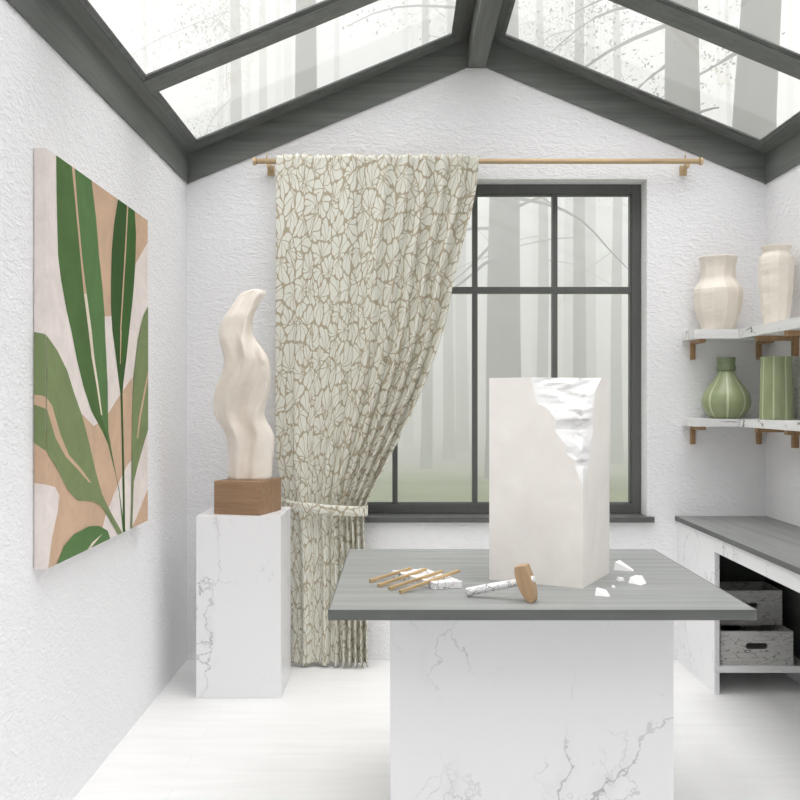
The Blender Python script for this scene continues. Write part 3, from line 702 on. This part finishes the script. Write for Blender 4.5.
P5 = [(90 * k_, 0), (93 * k_, .006), (93 * k_, .06), (91 * k_, .14), (88 * k_, .22), (85.5 * k_, .27), (86 * k_, .288), (90 * k_, .302), (89 * k_, .304)]
bm = lathe_vase('v', fine(P5, 3), 8, '', '', None, None, rot=radians(-121), flute=.05, wall=.007, nk=16, lines=rib(16))
vase_obj(bm, 'ribbed_vase', ['green', 'green_line'], 'tall cylindrical sage green ribbed vase in the corner on the lower shelf', (1.822, 4.60, 1.275), GV, True)

# ---------------------------------------------------------------- cabinet in the right corner, its worktop, crates
CX0 = 1.447
wt = boxobj('worktop', (CX0 + .004, XR, 2.55, YB, .737, .7595), 'top_y')
o = boxobj('shaded_edge', (CX0, CX0 + .004, 2.55, YB, .737, .7593), 'edge_y', wt); o['label'] = 'bench edge with shade in its colour'  # strip added so the worktop edge reads as shaded
tag(wt, 'long grey wooden worktop along the right wall over the cabinet', 'worktop')
cb = thing('storage_cabinet', 'white marble-look open cabinet under the worktop in the right corner', 'cabinet', (0, 0, 0))
F_ = 4.42
boxobj('side_panel', (1.463, 1.487, F_, YB, 0, .737), 'marble_c', cb, .001)
boxobj('shelf_board', (1.487, XR, F_, YB - .02, .100, .132), 'marble_c', cb, .001)
boxobj('apron', (1.463, 1.483, 2.60, F_, .663, .737), 'marble_c', cb, .001)
boxobj('front_rail', (1.487, XR, F_, F_ + .02, .663, .737), 'marble_c', cb, .001)
boxobj('end_panel', (1.463, XR, 2.57, 2.60, 0, .737), 'marble_c', cb, .001)
dk = boxobj('shade_panel_back', (1.487, XR, YB - .02, YB, 0, .737), 'beam_x', cb); dk['label'] = 'dark panel standing in for shade at the back'  # added dark sheet, paints the shade inside the cabinet
dk = boxobj('shade_panel_side', (XR - .015, XR, 2.60, YB - .02, .132, .66), 'beam_y', cb); dk['label'] = 'dark panel standing in for shade along the wall'  # second added sheet, shade painted along the right wall
def crate(loc, w_, d_, h_, label, group):
    c = thing('crate', label, 'crate', loc, 0, group); b = .012
    def slotted(y0):
        bm = nb(); sw, sh = .052, .0145; cz = h_ * .56; hole = []
        for k in range(24):
            a = 2 * pi * k / 24; sx = (sw - sh) * (1 if cos(a) > 1e-6 else -1 if cos(a) < -1e-6 else 0)
            hole.append((sx + sh * cos(a), y0, cz + sh * sin(a)))
        holed(bm, [(-w_ / 2, y0, 0), (w_ / 2, y0, 0), (w_ / 2, y0, h_), (-w_ / 2, y0, h_)], [hole], (0, b, 0)); return bm
    obj('front_board', slotted(0), 'crate', c); obj('rear_board', slotted(d_ - b), 'crate', c)
    for s in (-1, 1): boxobj('side_board', (s * w_ / 2 - (b if s > 0 else 0), s * w_ / 2 + (b if s < 0 else 0), b, d_ - b, 0, h_), 'crate', c)
    boxobj('bottom_board', (-w_ / 2 + b, w_ / 2 - b, b, d_ - b, .004, .014), 'crate', c)
    return c
crate((1.668, 4.440, .132), .34, .36, .156, 'lower crackled grey wooden crate with a handle slot, on the cabinet shelf', 'crates in the cabinet')
crate((1.669, 4.570, .288), .34, .23, .165, 'upper crackled grey wooden crate, stacked on the other crate', 'crates in the cabinet')

# ---------------------------------------------------------------- the misty wood outside
bm = nb(); R_ = 90
bmesh.ops.create_grid(bm, x_segments=120, y_segments=120, size=R_)
for v in bm.verts:
    v.co.z = -.14 + ((.5 + .2 * noise.noise(v.co * .15)) * min(1, max(0, (v.co.y - 5.5) / 2.5)))
g = obj('ground', bm, 'grass', None, True); struct(g, 'misty green meadow floor of the wood outside', 'ground')

def tree(x, y, r, h, label, seed, group=None, low=3.0, nbr=16, leaves=260, blen=1.6, lean=0.0):
    rr = random.Random(seed)
    t_ = thing('forest_tree', label, 'tree', (x, y, -.15), 0, group)
    bm = nb(); pts = []; rad = []
    for k in range(13):
        q = k / 12; pts.append((lean * h * q + .10 * r * 6 * noise.noise(Vector((seed, q * 2.2, 0))), .5 * noise.noise(Vector((seed + 7, q * 2, 0))), h * q)); rad.append(r * ((1 - q) ** .8 * .9 + .1) * (1.25 if k == 0 else 1))
    tube(bm, pts, rad, 12); obj('trunk', bm, 'bark', t_, True)
    if not nbr: return t_
    lm = nb()
    for b in range(nbr):
        q = rr.uniform(low / h, .97); a = rr.uniform(0, 2 * pi); i = int(q * 12); p = Vector(pts[i]).lerp(Vector(pts[min(12, i + 1)]), q * 12 - i)
        ln = blen * (1.15 - q * .7) * rr.uniform(.6, 1.3); up = rr.uniform(-.35, .35); bp = []; br = []
        for k in range(8):
            e = k / 7; bend = .12 * ln * e * sin(e * 5 + b)
            bp.append(p + Vector((cos(a) * ln * e - sin(a) * bend, sin(a) * ln * e + cos(a) * bend, ln * (up * e - .35 * e * e)))); br.append(max(.005, r * .11 * (1 - e * .85)))
        bm = nb(); tube(bm, bp, br, 5); obj('branch', bm, 'bark', t_, True)
        for k in range(leaves * 5 // nbr if q * h > 4.9 else 0):
            e = rr.uniform(.25, 1.05); c = p + Vector((cos(a) * ln * e, sin(a) * ln * e, ln * (up * e - .35 * e * e))) + Vector((rr.gauss(0, .22), rr.gauss(0, .22), rr.gauss(0, .18)))
            s = rr.uniform(.012, .030); u = Vector((rr.gauss(0, 1), rr.gauss(0, 1), rr.gauss(0, 1))).normalized(); w2 = u.orthogonal().normalized()
            lm.faces.new([lm.verts.new(c + u * s * i2 + w2 * s * .6 * j2) for i2, j2 in ((-1, 0), (0, -1), (1, 0), (0, 1))])
    f = obj('foliage', lm, 'leaves', t_, recalc=False); f['kind'] = 'stuff'
    return t_
def at(px, y): return (px - 400) * y / 950
tree(at(506, 11.5), 11.5, .235, 13, 'thick grey trunk seen through the upper middle panes of the window', 1, low=2.6, nbr=22, leaves=500, blen=2.0)
tree(at(306, 10.5), 10.5, .17, 13, 'thick trunk seen through the left roof glass above the curtain', 2, low=6.5, nbr=10, leaves=300)
tree(at(681, 9.5), 9.5, .235, 13, 'thick trunk seen through the right roof glass above the rod end', 3, low=3.4, nbr=14, leaves=420)
tree(at(768, 9.0), 9.0, .27, 13, 'thickest trunk, rightmost through the right roof glass', 4, low=4.2, nbr=14, leaves=420)
tree(at(236, 14), 14, .12, 14, 'leafy tree seen through the left roof glass nearer the left wall', 5, low=4.6, nbr=26, leaves=1500, blen=2.4)
tree(at(580, 12.5), 12.5, .10, 13, 'slim trunk seen at the left of the right-hand window column', 6, low=3.0, nbr=22, leaves=700, blen=2.2)
tree(at(426, 14), 14, .085, 12, 'slim trunk seen low in the window beside the curtain edge', 7, low=4)
tree(at(449, 16), 16, .10, 12, 'slender trunk seen low in the window left of the middle bar', 8, low=4)
tree(at(541, 15), 15, .10, 13, 'slender forked tree seen left of the right window bar', 9, low=3.2, leaves=500)
tree(at(618, 15), 15, .10, 13, 'slim trunk seen in the far right window pane', 10, low=3.5, nbr=22, leaves=600, blen=2.0)
rr = random.Random(11)
spots = []
while len(spots) < 44:
    y = rr.uniform(17, 36); px = rr.uniform(100, 880)
    if all((at(px, y) - at(p, q)) ** 2 + (y - q) ** 2 > 1.6 for p, q in spots): spots.append((px, y))
for k, (px, y) in enumerate(spots):
    tree(at(px, y), y, rr.uniform(.08, .17), rr.uniform(12, 16), 'faint distant tree trunk fading into the mist', 40 + k, 'distant trees in the mist', low=rr.uniform(3, 6), nbr=0)
# the mist itself
t = NT('mist'); vs_ = t.n('VolumeScatter', {'Color': (1, .995, 1, 1), 'Density': .145, 'Anisotropy': .0}); va_ = t.n('VolumeAbsorption', {'Color': (0, 0, 0, 1), 'Density': .016})
ad_ = t.n('AddShader', {0: vs_.outputs[0], 1: va_.outputs[0]}); t.t.links.new(ad_.outputs[0], t.out.inputs['Volume'])
bm = nb(); box(bm, -60, 60, 5.6, 75, -.6, 9.5)
fo = obj('mist', bm, t.m); tag(fo, 'pale mist filling the wood outside', 'mist', None, 'stuff')
